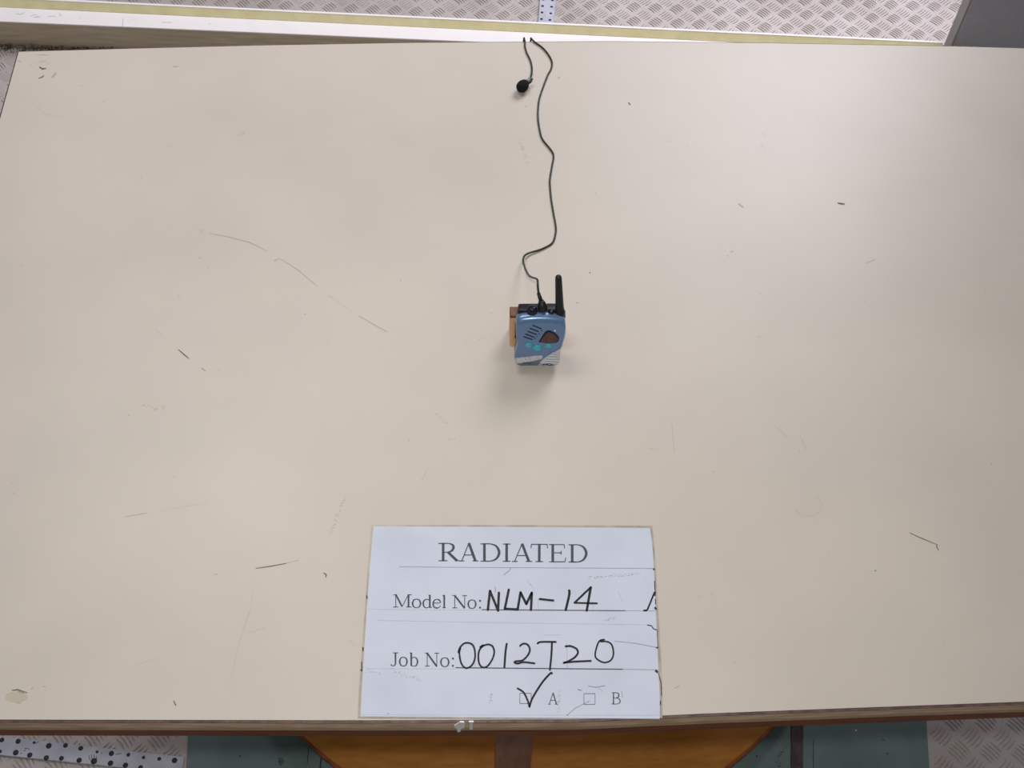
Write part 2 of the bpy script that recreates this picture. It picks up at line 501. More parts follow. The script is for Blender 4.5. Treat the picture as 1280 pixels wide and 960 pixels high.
# dirt gathered along the foot of the rail
vs, fs = [], []
for k in range(2600):
    x = random.uniform(-1.5, -0.45)
    fall = max(0.12, min(1, (-0.62 - x) / .35 + .35))
    d = abs(random.gauss(0, 1)) * .010 * fall
    y = front(x) - d + .0005; r = random.uniform(.0008, .0036) * (1 - .5 * min(1, d / .03)) * (.5 + .5 * fall)
    zc = max(0, .009 * fall - d * .5) * random.random()
    b = len(vs)
    dx = [random.uniform(.6, 1.3) for _ in range(4)]
    vs += [(x + r * dx[0], y, zc + .0002), (x, y + r * dx[1] * .8, zc + .0002), (x - r * dx[2] * 1.6, y, zc + .0002), (x, y - r * dx[3], zc + .0002), (x, y, zc + r * .9)]
    fs += [(b, b + 1, b + 4), (b + 1, b + 2, b + 4), (b + 2, b + 3, b + 4), (b + 3, b, b + 4)]
dd = mesh('dirt', vs, fs, M['dirt']); tag(dd, 'dark dirt gathered along the foot of the rail, left', 'dirt', kind='stuff')

# ------------------------------------------------------------------ tall grey panel
px_, py_ = 1.0905, 2.10
panel = empty('partition_panel', (px_ + .6, py_, 0), 'tall plain grey panel standing behind the right far corner of the table', 'panel')
bm = bmesh.new(); bm_box(bm, -.598, .6, 0, .034, 0.0, 3.2); bevel(bm, .002, 2); from_bm('panel_board', bm, M['panel'], panel)
bm = bmesh.new(); bm_box(bm, -.603, -.5985, 0.0005, .034, 0.0, 3.2); from_bm('edge_strip', bm, M['panel_edge'], panel)

# ------------------------------------------------------------------ table
TZ = 0.8
far_px = [(23.4, 64.8), (160, 61), (320, 57), (520, 53.5), (760, 52), (960, 54), (1190, 58), (1280, 60.5)]
near_px = [(0, 900.2), (260, 900.7), (460, 901), (540, 900.8), (720, 900), (880, 892.7), (1080, 885.1), (1280, 877.8)]
far = [P(*p) for p in far_px]; near = [P(x, y - 0.8) for x, y in near_px]
XL = far[0].x; XR = XL + 1.5


def outline(off):
    """table outline, grown by off"""
    n2 = [(XL - off, near[0].y + .006 - off)] + [(p.x, p.y - off) for p in near] + [(XR + off, near[-1].y + .006 - off)]
    f2 = [(XL - off, far[0].y + off)] + [(p.x, p.y + off) for p in far[1:]] + [(XR + off, far[-1].y - .006 + off)]
    return n2 + f2[::-1]


tcx, tcy = (XL + XR) / 2, 0.82
table = empty('table', (tcx, tcy, 0), 'large cream laminate table with worn wooden edge filling most of the photo', 'table')
OFF = Vector((tcx, tcy, 0))


def tbl(o):
    o.parent = table; o.matrix_parent_inverse = Matrix.Translation(-OFF); return o


def ring_band(name, o0, z0, o1, z1, z2, m, o2=None):
    """solid slab whose top ring has growth o0 at z0, bulging to o1 at z1, down to z2"""
    a, b, c = outline(o0), outline(o1), outline(o1 if o2 is None else o2)
    n = len(a); bm = bmesh.new()
    A = [bm.verts.new((*p, z0)) for p in a]; B = [bm.verts.new((*p, z1)) for p in b]; Cc = [bm.verts.new((*p, z2)) for p in c]
    for k in range(n):
        q = (k + 1) % n; bm.faces.new((A[k], A[q], B[q], B[k])); bm.faces.new((B[k], B[q], Cc[q], Cc[k]))
    bm.faces.new(A[::-1]); bm.faces.new(Cc)
    return tbl(from_bm(name, bm, m))


o = ring_band('tabletop', 0, TZ, 0.0, TZ - .0008, TZ - .0012, M['laminate']); o['label'] = 'cream laminate surface with scuffs'
o = ring_band('edge_seam', 0.0001, TZ - .0009, 0.0024, TZ - .0014, TZ - .003, M['edge_line']); o['label'] = 'thin dark line around the laminate'
o = ring_band('wooden_edge', 0.0024, TZ - .0031, 0.0042, TZ - .012, TZ - .021, M['edge_wood']); o['label'] = 'worn pale wooden edge'
o = ring_band('apron', 0.0042, TZ - .0212, 0.0042, TZ - .022, TZ - .041, M['apron_wood']); o['label'] = 'orange brown lower edge'

# paint chips on the near edge
YN = near[3].y - .0046
for poly in ([(198, 190), (225, 175), (250, 157), (285, 160), (292, 180), (290, 205), (258, 218), (250, 245), (225, 245), (222, 217), (205, 205)],
             [(328, 155), (370, 155), (353, 186), (362, 200), (360, 222), (335, 222), (333, 200), (342, 186)]):
    pts = [PY(540 + x / 7.11, 880 + y / 7.11, YN) for x, y in poly]
    bm = bmesh.new(); bm_prism(bm, [(p.x, p.z) for p in pts], YN - .0006, YN + .0008, 'y')
    o = tbl(from_bm('paint_chip', bm, M['chip'])); o['label'] = 'white chip on the near wooden edge'

# legs: one stands in view beneath the near edge
LY = 0.45
lx0, lx1 = PY(619.5, 935, LY).x, PY(665.5, 935, LY).x
lx, lw = (lx0 + lx1) / 2, (lx1 - lx0)


def leg(x, y):
    bm = bmesh.new(); bm_box(bm, x - lw / 2, x + lw / 2, y, y + lw, 0.036, TZ - .0421); bevel(bm, .002, 2)
    return tbl(from_bm('leg', bm, M['leg']))


leg(lx, LY); leg(lx, 1.33 - lw - .04); leg(lx - .38, .93); leg(lx + .38, .93)

# round base
dcx, dcy, dR = 0.0841, 0.954, 0.5534
base = empty('round_base', (dcx, dcy, 0), 'round varnished orange wooden base on the floor beneath the table', 'wooden base')
lathe('base_board', [(dR - .002, .011), (dR, .013), (dR, .033), (dR - .002, .0352), (0.01, .0354)], M['disc_wood'], base, 128, False)
lathe('base_rim', [(dR + .0002, .0125), (dR + .0035, .0135), (dR + .0035, .0325), (dR + .0002, .0338)], M['disc_edge'], base, 128, False)
lathe('turntable_ring', [(dR - .012, .0049), (dR - .012, .011)], M['dark'], base, 96, False)

# wear marks on the laminate
ink = Ink(TZ + .0003)
D_, MI, F_, T_ = 0, 1, 2, 3
R = ink.ribbon
for pts, w, mi in [
    ([(49, 83.5), (53, 86), (57.5, 85.5)], 2.2, D_), ([(48, 98), (53, 96), (55, 94)], 1.6, D_), ([(65, 97), (70, 91)], 2.0, MI), ([(22, 76), (26, 77)], 1.2, MI),
    ([(45, 69), (54, 68.5), (62, 69)], 1.0, MI), ([(34, 81), (45, 79), (60, 77)], 7, F_), ([(48, 77), (58, 76)], 2, F_),
    ([(216, 83), (223, 83)], 1.2, MI), ([(129, 127), (130, 127)], 1.5, MI),
    ([(35, 120), (45, 132), (57, 143), (68, 145.5), (80, 145)], 1.0, F_),
    ([(296, 170), (301, 166), (305, 168), (308, 165)], 4.0, F_), ([(210, 180), (214, 182)], 3, F_),
    ([(785.5, 128), (788, 131)], 1.5, D_), ([(1047, 253.5), (1051, 254.5), (1056, 255)], 2.4, D_), ([(923, 254.5), (929, 259)], 2.2, MI),
    ([(909, 319.5), (910, 320)], 2, MI), ([(913, 315), (917, 314)], 1.3, MI), ([(737, 340.5), (738, 341)], 2, D_),
    ([(950, 180), (956, 186)], 1.4, F_), ([(953, 166), (956, 170)], 1.4, F_), ([(1081, 329), (1088, 327), (1095, 324)], 1.0, MI),
    ([(262, 291.5), (285, 296), (312, 303), (335, 314)], 1.1, MI), ([(350, 323), (372, 337), (397, 358)], 1.1, MI), ([(410, 368), (440, 390)], 1.0, F_), ([(449, 395), (484, 415)], 1.1, MI),
    ([(248, 287), (252, 290), (256, 289)], 4, F_), ([(343, 326), (349, 323)], 1.2, MI), ([(249, 322), (251, 322.5)], 1.2, MI),
    ([(223, 437), (230, 443), (236, 448)], 1.6, D_), ([(252, 460), (257, 464)], 1.6, MI), ([(193, 410), (207, 424)], 1.0, F_),
    ([(319.5, 710.5), (340, 707.5), (358, 704)], 1.4, D_), ([(358, 704), (373, 700)], .8, MI), ([(156, 646), (170, 643.5), (184, 641)], 1.1, MI), ([(198, 638.5), (230, 633), (262, 628.5)], 1.0, F_),
    ([(404, 716), (408, 718), (407, 722)], 1.8, D_), ([(268, 719), (272, 717.5)], 1.2, MI), ([(217, 876), (220, 882)], 1.4, D_), ([(313, 790.5), (331, 784.5)], 1, F_),
    ([(15, 863), (22, 862), (34, 866)], 1.8, D_), ([(22, 864), (30, 866.5)], 1.4, MI), ([(39, 862), (41, 859)], 1.2, MI), ([(54, 858), (57, 858.5)], 1.3, MI), ([(20, 879), (27, 879)], .9, MI), ([(170, 831), (195, 822)], 1.0, F_),
    ([(1137, 666), (1155, 674), (1172, 681)], 1.2, D_), ([(1172, 681), (1170.5, 683), (1173.5, 688)], 1.2, D_), ([(1093.5, 713), (1095, 713.5)], 1.8, D_), ([(1239, 579), (1240, 580)], 1.6, MI),
    ([(432, 621), (424, 640), (412, 668)], 3.5, T_), ([(180, 506), (195, 511), (209, 508)], 4, T_),
    ([(318, 730), (313, 762), (300, 800), (288, 850)], 1.0, F_), ([(598, 424), (606, 424)], 4, F_), ([(614, 421), (620, 426)], 4, F_), ([(650, 176), (660, 205)], 5, F_), ([(612, 391), (615, 392)], 2, F_), ([(720, 379), (723, 378)], 1.5, MI), ([(697, 97), (700, 97)], 1.4, MI),
    ([(545, 515), (552, 525), (560, 530)], 3, F_), ([(528, 600), (534, 586)], 1.4, F_), ([(840, 530), (843, 565)], 1.2, F_), ([(810, 560), (820, 562)], 4, F_), ([(560, 550), (570, 548)], 3, F_),
    ([(1000, 545), (1008, 562)], 1.3, F_), ([(968, 532), (985, 547)], 1.0, F_), ([(870, 745), (880, 744)], 6, F_), ([(890, 742), (896, 744)], 6, F_), ([(438, 800), (442, 810)], 6, F_), ([(843, 860), (850, 857)], 1, MI)]:
    if w >= 3: ink.smudge(pts, w, mi)
    else: R(pts, w, mi, taper=len(pts) > 2)
circ = [(1010 + 17 * math.cos(a), 632 + 13 * math.sin(a)) for a in [math.radians(t) for t in range(-60, 170, 15)]]
R(circ, 1.0, F_)
for _ in range(150):
    x, y = random.uniform(10, 1275), random.uniform(80, 880)
    if 430 < x < 840 and y > 640: continue
    r = random.choice([.5, .6, .7, .9]); ink.disc(x, y, r, r * .8, random.choice([MI, MI, F_, D_] if r < .7 else [MI, F_]), 6, .3)
g = tbl(ink.build('scratches', [M['scr_dark'], M['scr_mid'], M['scr_faint'], M['scr_tan']])); g['kind'] = 'stuff'; g['label'] = 'scratches and scuffs'
ink = Ink(TZ + .00015)
ink.disc(21, 871, 14, 7, 0, 14, .12)
g = tbl(ink.build('patch', [mat('repair_patch', (214, 206, 184), .4, alpha=.6)])); g['label'] = 'pale filled patch near the bottom left'

# ------------------------------------------------------------------ sign sheet
c0 = P(640, 780)
sign = empty('paper_sign', (c0.x, c0.y, TZ), 'white paper sign reading RADIATED with handwritten numbers at the near table edge', 'sign')
SO = Vector((c0.x, c0.y, TZ))


def sg(o):
    o.parent = sign; o.matrix_parent_inverse = Matrix.Translation(-SO); return o


def cr3(x, y): return (430 + x / 3.048, 640 + y / 3.048)


def slab(name, pxs, z0, z1, m):
    pts = [P(*p, z1) for p in pxs]
    bm = bmesh.new(); bm_prism(bm, [(p.x, p.y) for p in pts], z0, z1)
    return sg(from_bm(name, bm, m))


o = slab('plastic_sleeve', [(464.5, 656), (640, 656.3), (815.5, 657), (818.5, 690), (821.3, 740), (825, 800), (828, 860), (827.8, 897.5), (640, 898.8), (447.5, 897.2), (449, 860), (455, 780), (460, 710)], TZ + .0004, TZ + .0007, M['sleeve'])
o['label'] = 'clear plastic border'
slab('paper', [cr3(112, 55), cr3(640, 57), cr3(1165, 61), cr3(1174, 120), cr3(1181, 215), cr3(1187, 350), cr3(1194, 500), cr3(1198, 610), cr3(1203, 700), cr3(1203, 788), cr3(640, 783), cr3(62, 779), cr3(72, 600), cr3(88, 350), cr3(100, 190)], TZ + .0007, TZ + .0011, M['paper'])

ZI = TZ + .0013
prn = Ink(ZI); hand = Ink(ZI + .0001); gr = Ink(ZI - .0001)


class G:  # serif glyph drawing in a box given by its left/right x and baseline/cap y in pixels (with slope)
    def __init__(s, x0, x1, yt, yb, th, tn): s.x0, s.x1, s.yt, s.yb, s.th, s.tn = x0, x1, yt, yb, th, tn

    def m(s, u, v): return (s.x0 + u * (s.x1 - s.x0), s.yb + v * (s.yt - s.yb))

    def st(s, a, b, w): prn.ribbon([s.m(*a), s.m(*b)], w)

    def cv(s, pts, ws, n=5):
        sp = [(p.x, p.y) for p in catmull([(*s.m(*p), 0) for p in pts], n)]
        W_ = []
        L = len(pts)
        for i in range(len(sp)):
            t = i / n; k = min(int(t), L - 2); f = t - k; W_.append(ws[k] * (1 - f) + ws[k + 1] * f)
        prn.ribbon(sp, W_)

    def ser(s, u0, u1, v): prn.ribbon([s.m(u0, v), s.m(u1, v)], s.tn)


def glyph(ch, x0, x1, yt, yb, th, tn):
    g = G(x0, x1, yt, yb, th, tn); h = .03
    if ch == 'R':
        g.st((.22, 0), (.22, 1), th); g.ser(0, .42, h); g.ser(0, .4, 1 - h)
        g.cv([(.22, .97), (.48, .97), (.66, .88), (.7, .74), (.62, .58), (.45, .5), (.22, .49)], [tn, tn, th * .8, th, th * .8, tn, tn])
        g.st((.44, .5), (.86, .03), th); g.ser(.76, 1, h)
    elif ch == 'A':
        g.st((.13, .02), (.5, 1), tn * 1.1); g.st((.5, 1), (.84, .02), th); g.st((.26, .35), (.7, .35), tn); g.ser(0, .27, h); g.ser(.68, 1, h)
    elif ch == 'D':
        g.st((.2, 0), (.2, 1), th); g.ser(0, .4, h); g.ser(0, .4, 1 - h)
        g.cv([(.2, .97), (.5, .97), (.78, .86), (.93, .62), (.93, .38), (.78, .14), (.5, .03), (.2, .03)], [tn, tn, th * .7, th, th, th * .7, tn, tn])
    elif ch == 'I':
        g.st((.5, 0), (.5, 1), th); g.ser(.05, .95, h); g.ser(.05, .95, 1 - h)
    elif ch == 'T':
        g.st((.5, 0), (.5, 1), th); g.ser(.27, .73, h); g.ser(.02, .98, 1 - h); g.st((.03, .98), (.01, .76), tn); g.st((.97, .98), (.99, .76), tn)
    elif ch == 'E':
        g.st((.22, 0), (.22, 1), th); g.ser(0, .95, h); g.ser(0, .9, 1 - h); g.ser(.22, .72, .52)
        g.st((.9, .98), (.93, .77), tn); g.st((.95, .02), (1, .26), tn); g.st((.72, .42), (.72, .62), tn)
    elif ch == 'M':
        g.st((.14, .02), (.14, .98), tn); g.st((.14, 1), (.48, .06), th * .95); g.st((.48, .06), (.83, 1), tn); g.st((.83, 0), (.83, 1), th)
        g.ser(.0, .27, h); g.ser(.7, 1, h); g.ser(0, .2, 1 - h); g.ser(.78, 1, 1 - h)
    elif ch == 'N':
        g.st((.16, .02), (.16, .98), tn); g.st((.14, 1), (.84, 0), th); g.st((.84, 0), (.84, 1), tn); g.ser(0, .34, h); g.ser(0, .2, 1 - h); g.ser(.67, 1, 1 - h)
    elif ch == 'J':
        g.cv([(.62, 1), (.62, .5), (.6, .15), (.42, .01), (.18, .03), (.1, .12)], [th, th, th * .8, tn, tn, th * .9]); g.ser(.32, .95, 1 - h)
    elif ch == 'o':
        g.cv([(.5, .66), (.2, .58), (.08, .33), (.2, .08), (.5, 0), (.8, .08), (.92, .33), (.8, .58), (.5, .66)], [tn, th * .7, th, th * .7, tn, th * .7, th, th * .7, tn])
    elif ch == 'd':
        g.st((.78, 0), (.78, 1), th); g.ser(.62, .8, 1 - h); g.ser(.78, 1, h)
        g.cv([(.78, .58), (.5, .66), (.2, .56), (.1, .32), (.2, .08), (.45, 0), (.78, .1)], [tn, tn, th * .7, th, th * .7, tn, tn])
    elif ch == 'b':
        g.st((.22, .02), (.22, 1), th); g.ser(.04, .24, 1 - h)
        g.cv([(.22, .55), (.5, .66), (.8, .58), (.92, .34), (.8, .08), (.5, 0), (.22, .06)], [tn, tn, th * .7, th, th * .7, tn, tn])
    elif ch == 'e':
        g.cv([(.1, .38), (.92, .4), (.8, .6), (.5, .66), (.2, .56), (.08, .32), (.2, .07), (.5, 0), (.78, .04), (.95, .18)], [tn, tn, th * .8, tn, th * .7, th, th * .7, th * .8, tn, tn])
    elif ch == 'l':
        g.st((.5, 0), (.5, 1), th); g.ser(.1, .9, h); g.ser(.1, .55, 1 - h)
    elif ch == ':':
        for v in (.08, .6): prn.disc(*g.m(.5, v), th * .62, th * .62)
    elif ch == 'B':
        g.st((.2, 0), (.2, 1), th); g.ser(0, .4, h); g.ser(0, .4, 1 - h)
        g.cv([(.2, .97), (.5, .97), (.75, .88), (.75, .63), (.5, .53), (.2, .53)], [tn, tn, th, th, tn, tn])
        g.cv([(.5, .53), (.8, .46), (.93, .27), (.8, .08), (.5, .03), (.2, .03)], [tn, th * .7, th, th * .7, tn, tn])


for ch, a, b in (('R', 548, 575), ('A', 574, 598.2), ('D', 600.6, 625.2), ('I', 628, 638.6), ('A', 640, 665.2), ('T', 663.6, 684.6), ('E', 686.4, 707.2), ('D', 710.6, 734)):
    t = ((a + b) / 2 - 548) / 186; glyph(ch, a, b, 678.4 + 2.0 * t, 701.4 + 1.8 * t, 3.3, 1.15)
for ch, a, b in (('M', 491.5, 514.6), ('o', 514.8, 526.6), ('d', 527.8, 540), ('e', 540.6, 551.2), ('l', 552.6, 558), ('N', 565.6, 583.8), ('o', 584.4, 595.6), (':', 598, 602)):
    t = (a - 491) / 110; glyph(ch, a, b, 743 + 1.5 * t, 759.2 + 1.6 * t, 2.15, .95)
for ch, a, b in (('J', 487.8, 498.4), ('o', 498.8, 509.6), ('b', 511.6, 522.8), ('N', 531.2, 548.8), ('o', 550.2, 561.8), (':', 564.2, 568.2)):
    t = (a - 487) / 80; glyph(ch, a, b, 815.5 + .8 * t, 832.4 + 1.2 * t, 2.15, .95)
glyph('A', 685, 697.6, 865.8, 880.6, 1.5, .8)
glyph('B', 764.6, 776, 865.4, 880.4, 1.5, .8)
for x0, y0, x1, y1 in ((649.8, 866.6, 664, 879.3), (729.9, 867, 743.8, 880.4)):
    prn.ribbon([(x0, y0), (x1, y0)], .6); prn.ribbon([(x1, y0), (x1, y1)], .6); prn.ribbon([(x1, y1), (x0, y1)], .6); prn.ribbon([(x0, y1), (x0, y0)], .6)
prn.ribbon([cr3(525, 372), cr3(1072, 376)], 1.1); prn.ribbon([cr3(425, 593), cr3(1062, 599)], 1.2)
o = sg(prn.build('printed_lettering', [M['print']])); o['label'] = 'printed serif words RADIATED, Model No, Job No, A and B'

cA = lambda x, y: (470 + x / 6.737, 660 + y / 6.737)
cB = lambda x, y: (640 + x / 6.4, 660 + y / 6.4)
c6 = lambda x, y: (450 + x / 6.737, 780 + y / 6.737)
c7 = lambda x, y: (640 + x / 6.4, 780 + y / 6.4)
HW = 2.6
stray = Ink(ZI + .0001); job = Ink(ZI + .0001); tick = Ink(ZI + .0001)
for f, pts, sm, w in [
    (cA, [(942, 688), (960, 530)], 0, HW), (cA, [(960, 530), (1028, 695)], 0, HW), (cA, [(1028, 695), (1035, 545)], 0, HW),
    (cA, [(1118, 520), (1085, 678)], 0, HW), (cA, [(1085, 680), (1195, 686)], 0, HW),
    (cB, [(45, 652), (68, 515)], 0, HW), (cB, [(68, 515), (115, 608)], 0, HW), (cB, [(115, 608), (158, 518)], 0, HW), (cB, [(158, 518), (152, 655)], 0, HW),
    (cB, [(222, 568), (330, 580)], 0, 2.3), (cB, [(458, 500), (458, 535), (430, 655)], 4, HW),
    (cB, [(630, 474), (500, 598)], 0, 2.1), (cB, [(500, 598), (680, 603)], 0, 1.9), (cB, [(630, 475), (598, 660)], 0, HW),
    (cB, [(1140, 515), (1105, 600), (1080, 655), (1055, 659)], 4, 1.8),
    (c6, [(832, 240), (838, 205), (870, 168), (905, 158), (945, 172), (965, 215), (969, 280), (948, 340), (902, 371), (865, 352), (844, 300), (836, 235)], 4, 1.9),
    (c6, [(1012, 195), (1045, 180), (1085, 172), (1118, 190), (1131, 240), (1112, 300), (1072, 356), (1030, 364), (1003, 330), (997, 270), (1006, 220), (1035, 180)], 4, 1.9),
    (c6, [(832, 235), (842, 205)], 0, 3.2), (c6, [(1018, 195), (1035, 182)], 0, 3.2),
    (c6, [(1236, 167), (1226, 230), (1216, 366)], 3, 2.2),
    (c7, [(65, 175), (88, 158), (122, 163), (143, 200), (130, 245), (85, 290), (30, 298), (20, 308), (45, 316), (95, 305), (180, 315)], 4, 2.0),
    (c7, [(205, 155), (232, 143), (350, 143)], 3, 2.0), (c7, [(320, 146), (315, 250), (303, 366)], 3, 2.1),
    (c7, [(430, 178), (470, 177), (515, 198), (528, 230), (500, 268), (450, 298), (415, 311)], 4, 2.1), (c7, [(415, 309), (500, 301), (630, 295)], 3, 2.1),
    (c7, [(738, 125), (700, 135), (676, 190), (666, 258), (700, 294), (745, 308), (790, 290), (812, 240), (800, 170), (765, 142), (710, 140)], 4, 1.7),
    (c7, [(45, 515), (92, 546), (125, 610), (140, 662)], 4, 1.9), (c7, [(140, 662), (165, 590), (240, 470), (305, 396), (320, 395)], 4, 2.1)]:
    (stray if pts[0] == (1140, 515) else tick if pts[0] in ((45, 515), (140, 662)) else (hand if f in (cA, cB) else job)).round_ribbon([f(*p) for p in pts], w * 1.18 if w < 3 else w, 0, sm)
for k_, nm, lb in ((stray, 'pen_stroke', 'stray black stroke at the right edge'), (hand, 'model_number', 'black marker handwriting NLM-14'), (job, 'job_number', 'black marker digits 0012720'), (tick, 'tick_mark', 'black marker tick over the first box')):
    o = sg(k_.build(nm, [M['marker']])); o['label'] = lb

for pts, w, mi in [([(210, 209), (640, 212), (1180, 215)], .8, 0), ([(90, 370), (300, 373), (525, 374)], .7, 1), ([(1072, 376), (1185, 377)], .8, 0), ([(130, 413), (600, 422), (1180, 430)], .8, 1),
                   ([(80, 597), (425, 598)], .9, 1), ([(1062, 599), (1195, 601)], .9, 0), ([(850, 775), (880, 748), (935, 720)], 1, 0), ([(1030, 492), (1110, 500), (1190, 516)], .9, 0),
                   ([(608, 240), (628, 225), (636, 213)], 1, 0), ([(738, 330), (740, 374)], .8, 1), ([(848, 500), (852, 595)], .9, 1), ([(576, 283), (577, 305)], 1, 0), ([(498, 500), (499, 598)], .8, 1),
                   ([(948, 340), (950, 374)], .8, 1), ([(1045, 300), (1062, 345)], .7, 1), ([(890, 676), (905, 680)], 1.6, 0), ([(930, 663), (960, 668), (995, 662)], 1.2, 0), ([(970, 672), (990, 684)], 1.2, 1),
                   ([(62, 772), (640, 774), (1195, 775)], .7, 1), ([(560, 690), (558, 735)], 3, 1), ([(1058, 683), (1061, 706)], .8, 0), ([(980, 412), (1040, 405)], 3, 1), ([(167, 766), (170, 769)], 1.4, 0), ([(820, 680), (818, 760)], 3, 1),
                   ([(85, 605), (140, 612)], 4, 1), ([(700, 260), (720, 290)], 3, 1), ([(850, 772), (853, 775)], 1.8, 0), ([(760, 470), (825, 468)], .8, 1), ([(930, 30 + 220), (1130, 235)], 3, 1), ([(190, 610), (300, 640)], 5, 1)]:
    if w >= 2: gr.smudge([cr3(*p) for p in pts], w, mi)
    else: gr.ribbon([cr3(*p) for p in pts], w, mi)
for pts, w in [([(1178, 216), (1183, 220)], 2.2), ([(1183, 262), (1185, 300)], 1.2), ([(1186, 302), (1184, 320)], 1.8), ([(1187, 330), (1187, 352)], 1.1), ([(1184, 362), (1190, 372)], 2.6), ([(1155, 430), (1172, 434), (1180, 446), (1192, 449)], 1.3),
               ([(1190, 514), (1194, 519)], 2.0), ([(1186, 603), (1196, 611)], 3), ([(1197, 612), (1208, 650), (1210, 700)], 1.0), ([(1205, 720), (1206, 735)], 1.1), ([(86, 318), (89, 330)], 1.6), ([(72, 515), (73, 530)], 1.4), ([(67, 570), (68, 606)], 1.1), ([(64, 600), (67, 604)], 2), ([(1193, 450), (1196, 520)], .8)]:
    gr.ribbon([cr3(*p) for p in pts], w, 2)
o = sg(gr.build('creases', [M['grime'], M['grime2'], M['hole']])); o['label'] = 'creases and grime'; o['kind'] = 'stuff'

# ------------------------------------------------------------------ two-way radio, leaning back
AL = math.radians(20)
RO = Vector((0.0655, 0.7585, TZ + .0092))
radio = empty('walkie_talkie', RO, 'small blue handheld two-way radio with black antenna standing in the table centre', 'radio')
radio.rotation_euler = (-AL, 0, 0)   # local: x right, z up the body, -y out of the front
mm = .001


def rp(o): o.parent = radio; return o


def bez(pts, n=4): return [(p.x, p.y) for p in catmull([(a, b, 0) for a, b in pts], n, True)]


front_out = [(-21, .6), (-25, 3), (-27.2, 8), (-26.9, 15), (-25.2, 24), (-24.7, 31), (-25.9, 41), (-26.3, 50), (-25.9, 60), (-23.5, 66), (-14, 68.4), (2, 69.3), (17, 68.2), (27, 65.5), (30.2, 60), (31, 50), (30.8, 44), (29.6, 36), (27.6, 28), (25.6, 21), (25.8, 12), (25.2, 4.5), (22.5, 1), (12, .2), (-8, -.1)]
FO = bez(front_out, 3)


def scaled(pts, s, cx=1.5, cz=34):
    return [((x - cx) * (1 + 2 * s / 57) + cx, (z - cz) * (1 + 2 * s / 69) + cz) for x, z in pts]


def shell(name, rings, m, caps=(True, True)):
    """rings: list of (growth, depth, top drop) in mm"""
    bm = bmesh.new(); R_ = []
    for s, y, td in rings:
        row = []
        for x, z in scaled(FO, s):
            t = min(1, max(0, (z - 46) / 22)); t = t * t * (3 - 2 * t)
            row.append(bm.verts.new((x * mm, y * mm, (z - td * t) * mm)))
        R_.append(row)
    n = len(FO)
    for a in range(len(R_) - 1):
        for k in range(n): bm.faces.new((R_[a][k], R_[a][(k + 1) % n], R_[a + 1][(k + 1) % n], R_[a + 1][k]))
    if caps[0]: bm.faces.new(R_[0])
    if caps[1]: bm.faces.new(R_[-1][::-1])
    return rp(from_bm(name, bm, m, None, True))


o = shell('front_shell', [(-2.4, 0, 6.5), (-1.6, .12, 5.6), (-.8, .7, 3.8), (-.3, 1.9, 2.2), (0, 4.2, .9), (0, 7.5, 0), (0, 11, 0)], M['blue'])
for p in o.data.polygons:
    if len(p.vertices) > 6: p.use_smooth = False
shell('back_shell', [(-.5, 11, 0), (-.3, 11.6, 0), (-.4, 20, .5), (-1.6, 24, 1.5), (-4, 26, 3)], M['black'])


def plate(name, pts, y0, y1, m, label=None, bev=0, n=0, par=None):
    """prism on the front face; pts in mm (x,z), y0<y1 in mm (negative is proud)"""
    if n: pts = bez(pts, n)
    o = prism(name, [(a * mm, b * mm) for a, b in pts], y0 * mm, y1 * mm, m, par or radio, 'y', bev * mm, 2)
    if label: o['label'] = label
    return o


# slate lower region, silver grip, band
plate('lower_panel', [(-26, 8), (-24.5, 3), (-20.5, 1), (-2, .7), (.2, 1), (2.4, 5.5), (4, 9), (-10, 7.5), (-25, 4.4)], -.25, 3, M['blue2'])
plate('speckled_band', [(-26.5, 10.8), (-10, 13.4), (2.3, 15.2), (4.8, 14.4), (5.5, 12.4), (4.4, 9.6), (1, 8.4), (-12, 5.6), (-24.6, 3.2), (-26.3, 6)], -.9, 3, M['speckle'], 'speckled grey band', .3)
grip = plate('silver_grip', [(.6, .6), (2.6, 5.2), (6, 10), (10.5, 14), (17, 18.5), (25.2, 24.4), (25.3, 20), (25.2, 12), (24.8, 4.5), (22, 1.4), (12, .6)], -1.2, 3, M['silver'], 'ribbed silver corner', .5)
for (x0, z0, x1, z1) in [(15.4, 18.5, 22.8, 18.2), (12.3, 15.2, 22.9, 14.6), (9.6, 11.7, 23.2, 10.9), (7.4, 8.3, 23.2, 7.2), (5.6, 5.4, 22.8, 3.8)]:
    plate('rib', [(x0, z0 - .65), (x1, z1 - .65), (x1, z1 + .65), (x0, z0 + .65)], -1.9, -1.2, M['slatm'], None, .2, par=grip)
    plate('groove', [(x0, z0 - 1.7), (x1, z1 - 1.7), (x1, z1 - .65), (x0, z0 - .65)], -1.3, -1.1, M['slatd'], par=grip)
# maker's mark
plate('logo', [(2.2, 3.6), (3.0, 3.8), (3.6, 2.6), (2.8, 2.3)], -1.45, -1.2, M['logo'], 'dark blue mark', par=grip)
for pts in ([(4.5, 2.6), (6.5, 3.0), (9.0, 2.5), (8.8, 1.5), (6.5, 1.7), (4.6, 1.4)], [(8.5, 1.6), (10, 3.4), (11.2, 3.4), (10.2, 1.4)], [(15.8, 1.6), (17.4, 2.7), (18, 2.2), (16.6, 1.1)]):
    plate('logo', pts, -1.45, -1.2, M['logo'], par=grip)
ring = [(13.3 + 2.6 * math.cos(a), 2.3 + 1.5 * math.sin(a)) for a in [2 * math.pi * k / 14 for k in range(14)]]
plate('logo', ring, -1.45, -1.2, M['logo'], par=grip)
plate('logo', [(13.3 + 1.2 * math.cos(a), 2.3 + .7 * math.sin(a)) for a in [2 * math.pi * k / 10 for k in range(10)]], -1.55, -1.2, M['silver'], par=grip)

